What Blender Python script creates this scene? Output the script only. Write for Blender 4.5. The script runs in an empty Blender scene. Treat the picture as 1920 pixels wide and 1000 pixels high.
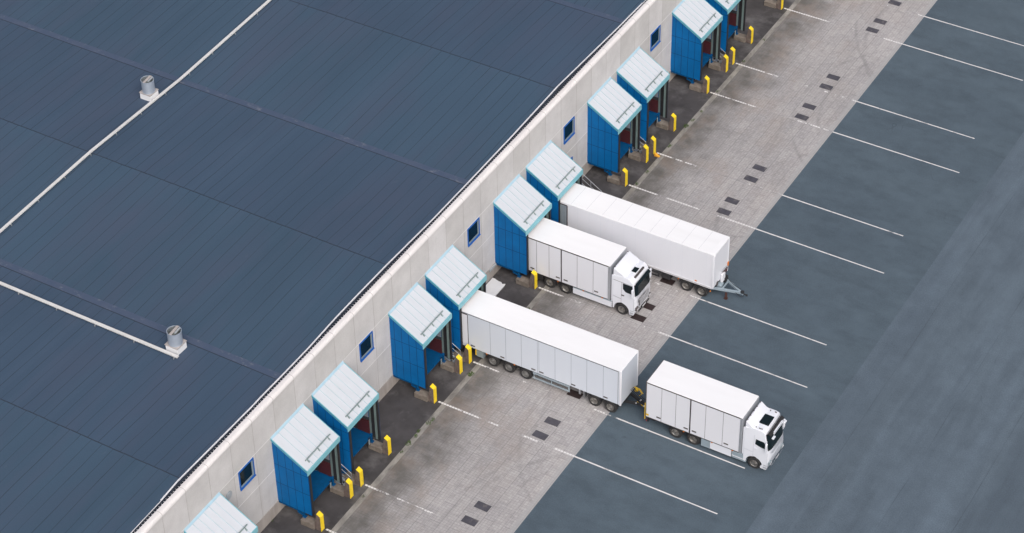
import bpy, bmesh, math, random
from mathutils import Vector, Matrix
random.seed(7)
PI = math.pi
scene = bpy.context.scene
COL = scene.collection

# ------------------------------------------------------------------ materials
class NT:
    """small helper that builds a node tree by expressions"""
    def __init__(s, name):
        s.m = bpy.data.materials.new(name); s.m.use_nodes = True
        s.t = s.m.node_tree; s.n = s.t.nodes; s.l = s.t.links
        s.b = s.n['Principled BSDF']; s._c = None
    def inp(s, node, k, v):
        if v is None: return
        if hasattr(v, 'links') or hasattr(v, 'is_linked'): s.l.new(v, node.inputs[k])
        else: node.inputs[k].default_value = v
    def coord(s):
        if s._c is None:
            s._c = s.n.new('ShaderNodeTexCoord').outputs['Object']
        return s._c
    def rcoord(s):
        oi = s.n.new('ShaderNodeObjectInfo').outputs['Random']
        q = s.n.new('ShaderNodeVectorMath'); q.operation = 'MULTIPLY_ADD'
        s.l.new(oi, q.inputs[0]); q.inputs[1].default_value = (41, 37, 29); s.l.new(s.coord(), q.inputs[2])
        return q.outputs[0]
    def sep(s, v=None):
        q = s.n.new('ShaderNodeSeparateXYZ'); s.inp(q, 0, v or s.coord()); return q.outputs
    def math(s, op, a, b=None, c=None, clamp=False):
        q = s.n.new('ShaderNodeMath'); q.operation = op; q.use_clamp = clamp
        s.inp(q, 0, a); s.inp(q, 1, b); s.inp(q, 2, c); return q.outputs[0]
    def mapping(s, scale=(1, 1, 1), loc=(0, 0, 0), rot=(0, 0, 0), v=None):
        q = s.n.new('ShaderNodeMapping'); s.inp(q, 0, v or s.coord())
        q.inputs['Scale'].default_value = scale; q.inputs['Location'].default_value = loc
        q.inputs['Rotation'].default_value = rot
        return q.outputs[0]
    def noise(s, scale=1, detail=4, rough=.55, v=None, dist=0):
        q = s.n.new('ShaderNodeTexNoise'); s.inp(q, 'Vector', v or s.coord())
        q.inputs['Scale'].default_value = scale; q.inputs['Detail'].default_value = detail
        q.inputs['Roughness'].default_value = rough; q.inputs['Distortion'].default_value = dist
        return q.outputs[0]
    def white(s, v):
        q = s.n.new('ShaderNodeTexWhiteNoise'); q.noise_dimensions = '1D'; s.inp(q, 'W', v); return q.outputs['Value']
    def rng(s, v, a, b, c=0, d=1, smooth=False):
        q = s.n.new('ShaderNodeMapRange'); q.clamp = True
        if smooth: q.interpolation_type = 'SMOOTHSTEP'
        s.inp(q, 0, v)
        for i, k in enumerate((a, b, c, d)): s.inp(q, i + 1, k)
        return q.outputs[0]
    def mix(s, f, a, b, mode='MIX'):
        q = s.n.new('ShaderNodeMix'); q.data_type = 'RGBA'; q.blend_type = mode
        s.inp(q, 0, f)
        for i, k in ((6, a), (7, b)):
            if isinstance(k, (tuple, list)) and len(k) == 3: k = (*k, 1)
            s.inp(q, i, k)
        return q.outputs[2]
    def scale(s, col, f):
        q = s.n.new('ShaderNodeVectorMath'); q.operation = 'SCALE'
        if isinstance(col, (tuple, list)): q.inputs[0].default_value = col[:3]
        else: s.l.new(col, q.inputs[0])
        s.inp(q, 'Scale', f); return q.outputs[0]
    def bump(s, h, strength=.3, dist=.02):
        q = s.n.new('ShaderNodeBump'); q.inputs['Strength'].default_value = strength
        q.inputs['Distance'].default_value = dist; s.l.new(h, q.inputs['Height'])
        s.l.new(q.outputs[0], s.b.inputs['Normal'])
    def out(s, col=None, rough=.6, metal=0, spec=.5, coat=0):
        if isinstance(col, (tuple, list)) and len(col) == 3: col = (*col, 1)
        s.inp(s.b, 'Base Color', col); s.inp(s.b, 'Roughness', rough); s.inp(s.b, 'Metallic', metal)
        s.b.inputs['Specular IOR Level'].default_value = spec; s.b.inputs['Coat Weight'].default_value = coat
        return s.m

def simple(name, col, rough=.5, var=.12, scale=2.0, metal=0, spec=.5, coat=0, dirt=None, stretch=(1, 1, 1), bump=0):
    t = NT(name)
    rc = t.rcoord()
    n = t.noise(scale, 5, .6, t.mapping(stretch, v=rc))
    c = t.scale(col, t.rng(n, .3, .7, 1 - var, 1 + var))
    if dirt:
        n2 = t.noise(scale * .7, 6, .65, t.mapping(stretch, (3.1, 1.7, .4), v=rc))
        c = t.mix(t.rng(n2, dirt[1], dirt[1] + .22, 0, dirt[2]), c, dirt[0])
    if bump: t.bump(n, .3, bump)
    return t.out(c, rough, metal, spec, coat)

M = {}
M['white'] = simple('painted_white_panel', (.755, .77, .83), .42, .015, .6, dirt=((.62, .61, .6), .58, .16), stretch=(1, 1, .35), coat=.1)
M['white_panel_blue'] = simple('blueish_white_panel', (.63, .68, .765), .4, .015, .6, stretch=(1, 1, .35), coat=.1)
M['white_roof'] = simple('white_box_roof', (.85, .855, .885), .5, .02, .5, dirt=((.66, .66, .66), .56, .18), stretch=(.5, 2, 1))
M['cab_white'] = simple('white_cab_paint', (.765, .79, .86), .25, .01, 1.0, coat=.5)
M['grey_frame'] = simple('aluminium_frame', (.5, .52, .56), .42, .06, 3, metal=.55)
M['side_guard'] = simple('blue_grey_rail', (.36, .44, .5), .45, .08, 3, metal=.3)
M['black'] = simple('black_rubber', (.016, .016, .019), .75, .2, 4, dirt=((.07, .065, .06), .55, .4))
M['tyre'] = simple('tyre_rubber', (.022, .022, .024), .85, .2, 6, dirt=((.09, .085, .08), .5, .5))
M['rim'] = simple('wheel_rim', (.34, .33, .32), .45, .15, 9, metal=.6, dirt=((.07, .06, .05), .42, .85))
M['rim_grey'] = simple('grey_wheel_rim', (.2, .2, .2), .55, .12, 9, metal=.3, dirt=((.06, .05, .045), .48, .8))
M['chassis'] = simple('chassis_black', (.022, .023, .027), .65, .2, 3, dirt=((.1, .09, .08), .55, .5))
M['glass'] = simple('dark_glass', (.006, .013, .016), .08, .1, 2, spec=.35)
M['seam'] = simple('panel_seam', (.035, .025, .03), .7, .1, 4)
M['seam_grey'] = simple('panel_seam_grey', (.42, .44, .5), .6, .1, 4)
M['joint_dark'] = simple('dark_joint', (.13, .12, .14), .6, .1, 4)
M['joint_mid'] = simple('mid_joint', (.26, .3, .36), .6, .1, 4)
M['latch'] = simple('latch_plate', (.09, .08, .08), .5, .2, 20)
M['orange'] = simple('amber_lens', (.75, .22, .02), .3, .05, 5)
M['red'] = simple('red_lens', (.5, .02, .02), .3, .05, 5)
M['yellow'] = simple('yellow_paint', (.86, .62, .02), .5, .07, 5, dirt=((.32, .26, .1), .6, .6), stretch=(1, 1, .4))
M['tape'] = simple('yellow_tape', (.75, .5, .02), .5, .05, 5)
M['post'] = simple('weathered_post_concrete', (.125, .095, .085), .9, .28, 3.5, dirt=((.26, .225, .18), .52, .75), bump=.03, stretch=(1, 1, .6))
M['lowwall'] = simple('weathered_low_wall', (.17, .145, .125), .9, .25, 3, dirt=((.28, .255, .22), .5, .7), bump=.03)
M['blue_steel'] = simple('blue_steel', (.0005, .07, .2), .7, .14, 3, spec=.15, dirt=((.015, .04, .09), .55, .55))
M['shel_roof'] = simple('pale_sheet_roof', (.55, .585, .64), .4, .03, .8, dirt=((.52, .55, .58), .55, .35), stretch=(.5, 2, 1))
M['shel_rib'] = simple('teal_rib', (.40, .52, .58), .45, .06, 3)
M['teal'] = simple('teal_trim', (.15, .44, .52), .4, .05, 2)
M['teal_pale'] = simple('pale_teal_fascia', (.19, .47, .55), .4, .05, 2)
M['pale_teal'] = simple('pale_flashing', (.4, .58, .7), .4, .05, 2)
M['green_bar'] = simple('grey_green_bar', (.2, .265, .265), .5, .1, 6)
M['jamb'] = simple('grey_green_jamb', (.14, .19, .19), .5, .14, 3, stretch=(1, 1, .4))
M['curtain'] = simple('grey_curtain', (.22, .25, .3), .7, .15, 3, stretch=(2, 2, .3))
M['maroon'] = simple('maroon_pad', (.065, .013, .016), .6, .15, 3)
M['dark_in'] = simple('dark_liner', (.03, .036, .045), .8, .2, 2)
M['steel'] = simple('galvanised_steel', (.42, .45, .48), .42, .1, 6, metal=.6)
M['galv'] = simple('galvanised_duct', (.42, .48, .57), .38, .05, 2.5, metal=.35)
M['fan_white'] = simple('fan_white', (.82, .83, .86), .4, .02, 3)
M['tan'] = simple('weathered_cap', (.4, .37, .36), .6, .15, 5)
M['mesh'] = simple('fan_mesh', (.2, .22, .21), .5, .2, 18, metal=.4)
M['tray'] = simple('pale_tray', (.64, .64, .64), .5, .06, 1.2, dirt=((.44, .38, .32), .6, .5))
M['win_blue'] = simple('blue_window_frame', (.003, .1, .4), .6, .06, 4)
M['win_grey'] = simple('grey_sash', (.22, .27, .3), .5, .06, 4)
M['vent'] = simple('grey_vent', (.36, .39, .42), .6, .1, 6)
M['flash_white'] = simple('white_capping', (.72, .72, .76), .45, .05, 1.5)
M['gutter'] = simple('dark_upstand', (.025, .034, .055), .8, .2, 2)
M['sheet'] = simple('pale_sheet', (.72, .73, .75), .5, .04, 1.5, dirt=((.5, .48, .45), .55, .35))
M['rust'] = simple('rusty_steel', (.07, .028, .022), .8, .3, 8)
M['chock'] = simple('orange_chock', (.75, .36, .03), .55, .1, 6)
M['weed'] = simple('weed_green', (.055, .1, .02), .8, .4, 5)
M['plate'] = simple('iron_plate', (.07, .068, .085), .65, .2, 2.5, dirt=((.24, .21, .2), .55, .7))
M['plate_red'] = simple('brown_plate', (.03, .018, .019), .7, .2, 5)

def roof_mat():
    t = NT('blue_grey_roof_felt'); o = t.sep()
    wob = t.math('MULTIPLY', t.math('SUBTRACT', t.noise(.22, 3), .5), .22)
    # facet number so that strips restart on each slope
    q_ = t.math('DIVIDE', t.math('ADD', o[1], 8.5), 24.0)
    fy = t.math('ADD', t.math('MULTIPLY', t.math('FLOOR', q_), 2), t.math('GREATER_THAN', t.math('FRACT', q_), .4605))
    x = t.math('ADD', t.math('ADD', o[0], wob), t.math('MULTIPLY', t.white(fy), .9))
    u = t.math('DIVIDE', x, .9)
    fr = t.math('FRACT', u); fl = t.math('FLOOR', u)
    line = t.math('LESS_THAN', t.math('ABSOLUTE', t.math('SUBTRACT', fr, .5)), .022)
    brk = t.rng(t.noise(.5, 4, .6, t.mapping((3, .3, 1))), .3, .62, .2, .85)
    base = t.mix(t.white(t.math('ADD', fl, t.math('MULTIPLY', fy, 17.3))), (.045, .079, .126), (.050, .085, .134))
    base = t.mix(t.math('MODULO', t.math('ADD', fy, 100), 2), t.mix(.2, base, (.048, .07, .12)), t.mix(.16, base, (.046, .09, .133)))  # tint alternates by slope, putting the tilted facets' light and shade into the colour
    big = t.noise(.11, 5, .6, t.mapping((1, .35, 1)))
    c = t.scale(base, t.rng(big, .3, .7, .9, 1.09))
    c = t.scale(c, t.rng(t.noise(14, 3, .7), .25, .75, .93, 1.07))
    purp = t.noise(.3, 4, .6, t.mapping((.9, .25, 1), (9, 3, 0)))
    c = t.mix(t.rng(purp, .45, .7, 0, .6), c, (.061, .078, .125))
    pale = t.noise(.6, 6, .7, t.mapping((1, .5, 1), (4, 4, 0)))
    c = t.mix(t.rng(pale, .68, .8, 0, .35), c, (.14, .16, .2))
    c = t.mix(t.math('MULTIPLY', line, brk), c, (.014, .02, .032))
    t.bump(t.noise(5, 4, .6), .12, .02)
    return t.out(c, .62, 0, .35)
M['roof'] = roof_mat()

def valley_mat():
    t = NT('valley_felt_strip')
    n = t.noise(.7, 6, .7, t.mapping((1, 1, 1)))
    c = t.mix(t.rng(n, .42, .7, 0, .75), (.052, .077, .132), (.075, .095, .148))
    n2 = t.noise(2.2, 5, .7, t.mapping((.7, 1, 1), (5, 2, 1)))
    c = t.mix(t.rng(n2, .57, .78, 0, .6), c, (.26, .265, .3))
    return t.out(c, .65)
M['valley'] = valley_mat()

def wall_mat():
    t = NT('pale_concrete_wall'); o = t.sep()
    f = t.math('FRACT', t.math('DIVIDE', t.math('ADD', o[1], 11.387 + 240), 2.4))
    d = t.math('ABSOLUTE', t.math('SUBTRACT', f, t.math('ROUND', f)))
    vj = t.math('LESS_THAN', d, .009)
    pid = t.math('FLOOR', t.math('DIVIDE', t.math('ADD', o[1], 11.387 + 240), 2.4))
    row = t.math('ADD', t.math('GREATER_THAN', o[2], 7.11), t.math('GREATER_THAN', o[2], 4.12))
    tone = t.white(t.math('ADD', pid, t.math('MULTIPLY', row, 57.1)))
    base = t.mix(tone, (.54, .53, .525), (.61, .60, .605))
    c = t.scale(base, t.rng(t.noise(.5, 6, .65), .3, .7, .88, 1.08))
    c = t.scale(c, t.rng(t.noise(9, 4, .7), .3, .7, .94, 1.05))
    streak = t.noise(.9, 5, .65, t.mapping((1, 2.2, .1)))
    c = t.mix(t.math('MULTIPLY', t.rng(streak, .52, .75, 0, .55), t.rng(o[2], 6.0, 1.2, .15, 1)), c, (.40, .375, .36))
    brk = t.rng(t.noise(.8, 4, .6), .3, .6, .35, .9)
    c = t.mix(t.math('MULTIPLY', vj, brk), c, (.33, .31, .3))
    h = t.math('ADD', t.math('COMPARE', o[2], 7.11, .022), t.math('COMPARE', o[2], 4.12, .022))
    c = t.mix(t.math('MULTIPLY', h, .95), c, (.82, .81, .81))
    t.bump(t.noise(6, 5, .6), .15, .03)
    return t.out(c, .85, 0, .3)
M['wall'] = wall_mat()
def coping_mat():
    t = NT('pale_coping'); o = t.sep()
    f = t.math('FRACT', t.math('DIVIDE', t.math('ADD', o[1], 11.387 + 240), 2.4))
    d = t.math('ABSOLUTE', t.math('SUBTRACT', f, t.math('ROUND', f)))
    c = t.scale((.74, .715, .72), t.rng(t.noise(.7, 5, .6, t.mapping((1, .4, 1))), .3, .7, .92, 1.06))
    c = t.mix(t.math('MULTIPLY', t.math('LESS_THAN', d, .009), .6), c, (.3, .28, .28))
    return t.out(c, .6)
M['coping'] = coping_mat()
M['plinth'] = simple('stained_plinth', (.36, .33, .31), .9, .16, 1.2, dirt=((.22, .19, .17), .5, .55), stretch=(1, 2, .3))

def panel_mat():
    t = NT('blue_cladding'); o = t.sep()
    f = t.math('FRACT', t.math('DIVIDE', t.math('SUBTRACT', o[0], .37), .605))
    d = t.math('ABSOLUTE', t.math('SUBTRACT', f, t.math('ROUND', f)))
    vj = t.math('LESS_THAN', d, .032)
    hj = t.math('ADD', t.math('COMPARE', o[2], 4.67, .022), t.math('COMPARE', o[2], 2.93, .022))
    j = t.math('MAXIMUM', vj, hj)
    c = t.scale((.001, .118, .345), t.rng(t.noise(.8, 4, .6, t.rcoord()), .3, .7, .88, 1.1))
    c = t.mix(t.rng(t.noise(1.6, 6, .7, t.mapping((1, 1, .25), (2, 2, 2), v=t.rcoord())), .52, .75, 0, .4), c, (.01, .08, .22))
    c = t.mix(t.math('MULTIPLY', j, .85), c, (.004, .03, .1))
    return t.out(c, .55, 0, .2)
M['panel'] = panel_mat()

def asphalt_mat(name, a, b, stretch1, seams=False):
    t = NT(name); o = t.sep()
    n1 = t.noise(.16, 6, .6, t.mapping(stretch1))
    n2 = t.noise(.55, 6, .65, t.mapping((1, 1, 1), (7, 3, 0)))
    c = t.mix(t.rng(n1, .3, .7), a, b)
    c = t.scale(c, t.rng(n2, .3, .7, .88, 1.1))
    sp = t.noise(11, 2, .8)
    c = t.scale(c, t.rng(sp, .25, .75, .72 if seams else .84, 1.3 if seams else 1.17))
    # rubber smears
    n3 = t.noise(.5, 5, .6, t.mapping((.55, 1.3, 1) if not seams else (1.8, .25, 1), (1, 9, 0)))
    c = t.mix(t.rng(n3, .5, .75, 0, .5), c, tuple(k * .7 for k in a))
    n4 = t.noise(.35, 5, .6, t.mapping((.6, 1.2, 1) if not seams else (1.2, .2, 1), (13, 2, 0)))
    c = t.mix(t.rng(n4, .52, .78, 0, .4), c, tuple(k * 1.25 for k in b))
    # thin scuffs
    n5 = t.noise(.22, 2, .5, t.mapping((1, 1, 1), (3, 30, 0)))
    sc = t.math('LESS_THAN', t.math('ABSOLUTE', t.math('SUBTRACT', n5, .5)), .0016)
    c = t.mix(t.math('MULTIPLY', sc, t.rng(t.noise(.3, 3), .5, .65, 0, .35)), c, tuple(k * .55 for k in a))
    if seams:
        bands = t.noise(.42, 3, .55, t.mapping((1, .03, 1), (5, 0, 0)))
        c = t.scale(c, t.rng(bands, .32, .68, .86, 1.12))
        c = t.scale(c, t.rng(o[0], 28.6, 32.5, 1.1, 1))
        for px, w in ((31.0, .03), (36.2, .03), (40.7, .04)):
            s = t.math('COMPARE', t.math('ADD', o[0], t.math('MULTIPLY', t.noise(.1, 2), .3)), px, w)
            c = t.mix(t.math('MULTIPLY', s, t.rng(t.noise(.25, 3), .4, .6, .1, .5)), c, tuple(k * .6 for k in a))
        c = t.mix(t.math('MULTIPLY', t.rng(o[0], 40.5, 41.5), .3), c, tuple(k * .85 for k in a))
    t.bump(sp, .25, .01)
    return t.out(c, .8, 0, .35)
M['asphalt'] = asphalt_mat('yard_asphalt', (.069, .096, .124), (.088, .121, .152), (.5, 1.0, 1))
M['roadway'] = asphalt_mat('roadway_asphalt', (.086, .115, .149), (.105, .139, .175), (1.6, .22, 1), True)
M['apron'] = simple('dark_apron', (.05, .047, .05), .8, .32, .6, dirt=((.17, .165, .17), .5, .7), bump=.01)
M['channel'] = simple('concrete_channel', (.25, .24, .225), .9, .3, 1.6, dirt=((.1, .095, .088), .5, .8), bump=.01, stretch=(1.5, .6, 1))

def paving_mat():
    t = NT('block_paving'); o = t.sep()
    def brick(scale, bw, rh, mortar, c1, c2, cm, rot, off=.5):
        q = t.n.new('ShaderNodeTexBrick')
        t.l.new(t.mapping((1, 1, 1), (0, 0, 0), (0, 0, rot)), q.inputs['Vector'])
        q.inputs['Scale'].default_value = scale; q.inputs['Brick Width'].default_value = bw
        q.inputs['Row Height'].default_value = rh; q.inputs['Mortar Size'].default_value = mortar
        q.inputs['Color1'].default_value = (*c1, 1); q.inputs['Color2'].default_value = (*c2, 1)
        q.inputs['Mortar'].default_value = (*cm, 1); q.offset = off
        q.inputs['Bias'].default_value = 0
        return q.outputs['Color']
    fine = brick(1, .215, .215, .013, (.345, .334, .338), (.405, .394, .40), (.285, .275, .28), PI / 2, 0)
    big = brick(1, 1.9, .78, .016, (.94, .94, .95), (1.04, 1.035, 1.03), (.68, .68, .7), PI / 2, .37)
    c = t.mix(1, fine, big, 'MULTIPLY')
    c = t.scale(c, t.rng(o[0], 5, 14, .93, 1.07))
    patch = t.noise(.12, 5, .6)
    c = t.scale(c, t.rng(patch, .3, .7, .9, 1.1))
    c = t.scale(c, t.rng(t.noise(7, 3, .7), .25, .75, .88, 1.12))
    # rusty tint and oily tyre dirt near the docks
    near = t.rng(t.math('ADD', o[0], t.math('MULTIPLY', t.math('SUBTRACT', t.noise(.35, 5, .65), .5), 6)), 4.6, 8.6, 1, 0, True)
    c = t.mix(t.math('MULTIPLY', near, t.rng(t.noise(.6, 5, .6), .3, .6, .5, .92)), c, (.105, .1, .094))
    tint = t.noise(.3, 5, .65, t.mapping((1, .7, 1), (8, 8, 0)))
    c = t.mix(t.math('MULTIPLY', t.rng(tint, .48, .72, 0, .55), t.rng(o[0], 5, 13, 1, .3)), c, (.29, .225, .185))
    mott = t.noise(.9, 6, .7, t.mapping((.7, 1.1, 1), (2, 5, 0)))
    c = t.mix(t.rng(mott, .56, .78, 0, .5), c, (.2, .2, .205))
    # tyre arcs left by turning trucks
    for cx, cy, rr, ww, am in ((22, 30, 14.2, .09, .5), (22.4, 29, 12.6, .1, .45), (-4, 14, 15.2, .08, .4), (25, 4, 15, .1, .5), (26, 5, 14, .08, .4), (24, 46, 12.5, .1, .5), (23, 62, 12.4, .09, .5),
                               (24, 63, 11.6, .1, .4), (-5, 52, 16.5, .08, .35), (25, 75, 13.6, .1, .5), (24, 78, 14.6, .09, .5), (22, 19, 12.2, .08, .4)):
        dx = t.math('SUBTRACT', o[0], cx); dy = t.math('SUBTRACT', o[1], cy)
        d = t.math('SQRT', t.math('ADD', t.math('MULTIPLY', dx, dx), t.math('MULTIPLY', dy, dy)))
        d = t.math('ABSOLUTE', t.math('SUBTRACT', d, rr))
        f = t.math('MULTIPLY', t.rng(d, ww * .5, ww * 2.6, 1, 0), t.rng(t.noise(.35, 4, .6, t.mapping((1, 1, 1), (cx, cy, 0))), .38, .6, 0, am))
        c = t.mix(t.math('MULTIPLY', f, .62), c, (.14, .14, .145))
    # drainage ledge of plain kerb blocks by the yard
    kerb = t.math('GREATER_THAN', o[0], 14.55)
    c = t.mix(t.math('MULTIPLY', kerb, .6), c, (.36, .36, .37))
    t.bump(fine, .2, .01)
    return t.out(c, .85, 0, .3)
M['paving'] = paving_mat()

def line_mat(name, wear, seed, cells=False):
    t = NT(name); o = t.sep()
    n = t.noise(1.1, 6, .75, t.mapping((1, 1, 1), (seed, seed * 1.7, 0)))
    n2 = t.noise(.35, 3, .6, t.mapping((1, 1, 1), (seed * 2.1, 3, 0)))
    s = t.math('ADD', t.math('MULTIPLY', n, .55), t.math('MULTIPLY', n2, .45))
    if cells: s = t.math('ADD', s, t.math('SUBTRACT', t.rng(t.math('ABSOLUTE', t.math('SUBTRACT', o[0], 10.5)), 1, 6, -.03, .09), 0))
    a = t.rng(s, wear, wear + (.035 if cells else .08), 0, .92)
    if cells:
        f = t.math('FRACT', t.math('DIVIDE', o[0], .23))
        a = t.math('MAXIMUM', t.math('MULTIPLY', a, t.math('GREATER_THAN', f, .16)), t.rng(n, .4, .7, .02, .22))
    tr = t.n.new('ShaderNodeBsdfTransparent'); mx = t.n.new('ShaderNodeMixShader')
    t.l.new(a, mx.inputs[0]); t.l.new(tr.outputs[0], mx.inputs[1]); t.l.new(t.b.outputs[0], mx.inputs[2])
    t.l.new(mx.outputs[0], t.n['Material Output'].inputs['Surface'])
    return t.out((.74, .73, .74), .7)

# ------------------------------------------------------------------ mesh builder
class MB:
    def __init__(s): s.bm = bmesh.new()
    def box(s, x0, x1, y0, y1, z0, z1):
        v = [s.bm.verts.new((x, y, z)) for x in (x0, x1) for y in (y0, y1) for z in (z0, z1)]
        for q in ((0, 1, 3, 2), (4, 6, 7, 5), (0, 4, 5, 1), (2, 3, 7, 6), (0, 2, 6, 4), (1, 5, 7, 3)):
            s.bm.faces.new([v[i] for i in q])
        return s
    def quad(s, *p):
        s.bm.faces.new([s.bm.verts.new(q) for q in p]); return s
    def prism(s, prof, a0, a1, axis='y'):
        """extrude a profile polygon: axis y -> (x,z), axis x -> (y,z), axis z -> (x,y)"""
        def P(p, a): return {'y': (p[0], a, p[1]), 'x': (a, p[0], p[1]), 'z': (p[0], p[1], a)}[axis]
        A = [s.bm.verts.new(P(p, a0)) for p in prof]; B = [s.bm.verts.new(P(p, a1)) for p in prof]
        s.bm.faces.new(A); s.bm.faces.new(B[::-1])
        n = len(prof)
        for i in range(n):
            s.bm.faces.new([A[i], B[i], B[(i + 1) % n], A[(i + 1) % n]])
        return A, B
    def bar(s, p, q, w=.05, h=None):
        p, q = Vector(p), Vector(q); h = h or w
        d = (q - p).normalized(); up = Vector((0, 0, 1)) if abs(d.z) < .95 else Vector((1, 0, 0))
        a = d.cross(up).normalized() * w / 2; b = a.cross(d).normalized() * h / 2
        A = [s.bm.verts.new(p + i * a + j * b) for i, j in ((-1, -1), (1, -1), (1, 1), (-1, 1))]
        B = [s.bm.verts.new(q + i * a + j * b) for i, j in ((-1, -1), (1, -1), (1, 1), (-1, 1))]
        s.bm.faces.new(A[::-1]); s.bm.faces.new(B)
        for i in range(4): s.bm.faces.new([A[i], A[(i + 1) % 4], B[(i + 1) % 4], B[i]])
        return s
    def tube(s, pts, r=.02, n=8):
        rings = []
        pts = [Vector(p) for p in pts]
        for i, p in enumerate(pts):
            d = (pts[min(i + 1, len(pts) - 1)] - pts[max(i - 1, 0)]).normalized()
            up = Vector((0, 0, 1)) if abs(d.z) < .9 else Vector((1, 0, 0))
            a = d.cross(up).normalized(); b = a.cross(d)
            rings.append([s.bm.verts.new(p + r * (math.cos(k * 2 * PI / n) * a + math.sin(k * 2 * PI / n) * b)) for k in range(n)])
        for A, B in zip(rings, rings[1:]):
            for k in range(n): s.bm.faces.new([A[k], A[(k + 1) % n], B[(k + 1) % n], B[k]])
        s.bm.faces.new(rings[0][::-1]); s.bm.faces.new(rings[-1])
        return s
    def lathe(s, prof, axis='y', n=28, c=(0, 0, 0), cap=True):
        """prof: list of (radius, along-axis)"""
        rings = []
        for r, a in prof:
            ring = []
            for k in range(n):
                u, v = r * math.cos(2 * PI * k / n), r * math.sin(2 * PI * k / n)
                p = {'y': (u, a, v), 'z': (u, v, a), 'x': (a, u, v)}[axis]
                ring.append(s.bm.verts.new((p[0] + c[0], p[1] + c[1], p[2] + c[2])))
            rings.append(ring)
        for A, B in zip(rings, rings[1:]):
            for k in range(n): s.bm.faces.new([A[k], A[(k + 1) % n], B[(k + 1) % n], B[k]])
        if cap:
            s.bm.faces.new(rings[0][::-1]); s.bm.faces.new(rings[-1])
        return s
    def bevel(s, w, seg=2, cond=None, ang=.5):
        s.bm.normal_update()
        es = [e for e in s.bm.edges if len(e.link_faces) == 2 and e.calc_face_angle(0) > ang and (cond is None or cond(e))]
        bmesh.ops.bevel(s.bm, geom=es, offset=w, segments=seg, profile=.5, affect='EDGES', clamp_overlap=True)
        return s
    def build(s, name, mat, parent=None, smooth=False, mats=None):
        bmesh.ops.recalc_face_normals(s.bm, faces=s.bm.faces)
        me = bpy.data.meshes.new(name); s.bm.to_mesh(me); s.bm.free()
        for m in ([mat] + (mats or [])): me.materials.append(m)
        if smooth:
            for p in me.polygons: p.use_smooth = True
            try: me.set_sharp_from_angle(angle=.6)
            except Exception: pass
        o = bpy.data.objects.new(name, me); COL.objects.link(o)
        if parent is not None: o.parent = parent
        return o
def B(name, mat, parent, *boxes, bevel=0):
    m = MB()
    for b in boxes: m.box(*b)
    if bevel: m.bevel(bevel, 2)
    return m.build(name, mat, parent)

def tag(o, label=None, cat=None, group=None, kind=None):
    if label: o['label'] = label
    if cat: o['category'] = cat
    if group: o['group'] = group
    if kind: o['kind'] = kind
    return o
def thing(name, loc, label, cat, group=None):
    o = bpy.data.objects.new(name, None); COL.objects.link(o); o.location = loc
    o.empty_display_size = .3
    return tag(o, label, cat, group)
CH = {}
def copy_tree(o, parent=None):
    c = o.copy(); COL.objects.link(c)
    if parent is not None: c.parent = parent
    for ch in [q for q in list(COL.objects) if q.parent == o]:
        copy_tree(ch, c)
    return c

# ------------------------------------------------------------------ layout numbers (metres)
Pp, DD = 14.409, 4.834          # pitch of the dock pairs, offset inside a pair
def bay(k): return Pp * (k // 2) + DD * (k % 2)
SW, SD, ZT, ZF, ZB = 3.717, 2.787, 6.996, 5.317, 1.116
X1 = 14.95
YMIN, YMAX = -60, 130

# ------------------------------------------------------------------ ground
def sheet(name, mat, x0, x1, y0, y1, z=0.0, nx=1, ny=1):
    m = MB(); m.quad((x0, y0, z), (x1, y0, z), (x1, y1, z), (x0, y1, z))
    return m.build(name, mat)
tag(sheet('ground', M['roadway'], -900, 900, -900, 900, -.03), kind='structure')
apron = tag(sheet('apron', M['apron'], -.05, 4.05, YMIN, YMAX), kind='structure')
chan = tag(sheet('concrete_channel', M['channel'], 4.05, 4.45, YMIN, YMAX), kind='structure')
paving = tag(sheet('paving', M['paving'], 4.45, X1, YMIN, YMAX), kind='structure')
yard = tag(sheet('asphalt_yard', M['asphalt'], X1, 28.55, YMIN, YMAX), kind='structure')
road = tag(sheet('roadway', M['roadway'], 28.55, 140, YMIN, YMAX), kind='structure')

ends = {2: 26.1, 3: 25.8, 4: 26.1, 5: 25.4, 6: 25.8, 7: 25.3, 8: 26.05, 9: 25.4, 10: 25.9, 11: 25.2}
for k in range(-1, 13):
    y = bay(k) + .2
    w = .075
    lm = line_mat('worn_bay_paint', (.515, .50, .485, .525)[k % 4], 3.7 * k + 1.3, True)
    MB().quad((3.7, y - w, .004), (X1 - .02, y - w, .004), (X1 - .02, y + w, .004), (3.7, y + w, .004)).build('bay_line', lm, paving)
    lm = line_mat('bay_paint', (.36, .39, .35, .37)[k % 4], 5.1 * k + 2.3)
    e = ends.get(k, 25.7); w = .062
    MB().quad((X1, y - w, .004), (e, y - w * .8, .004), (e, y + w * .8, .004), (X1, y + w, .004)).build('bay_line', lm, yard)

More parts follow.
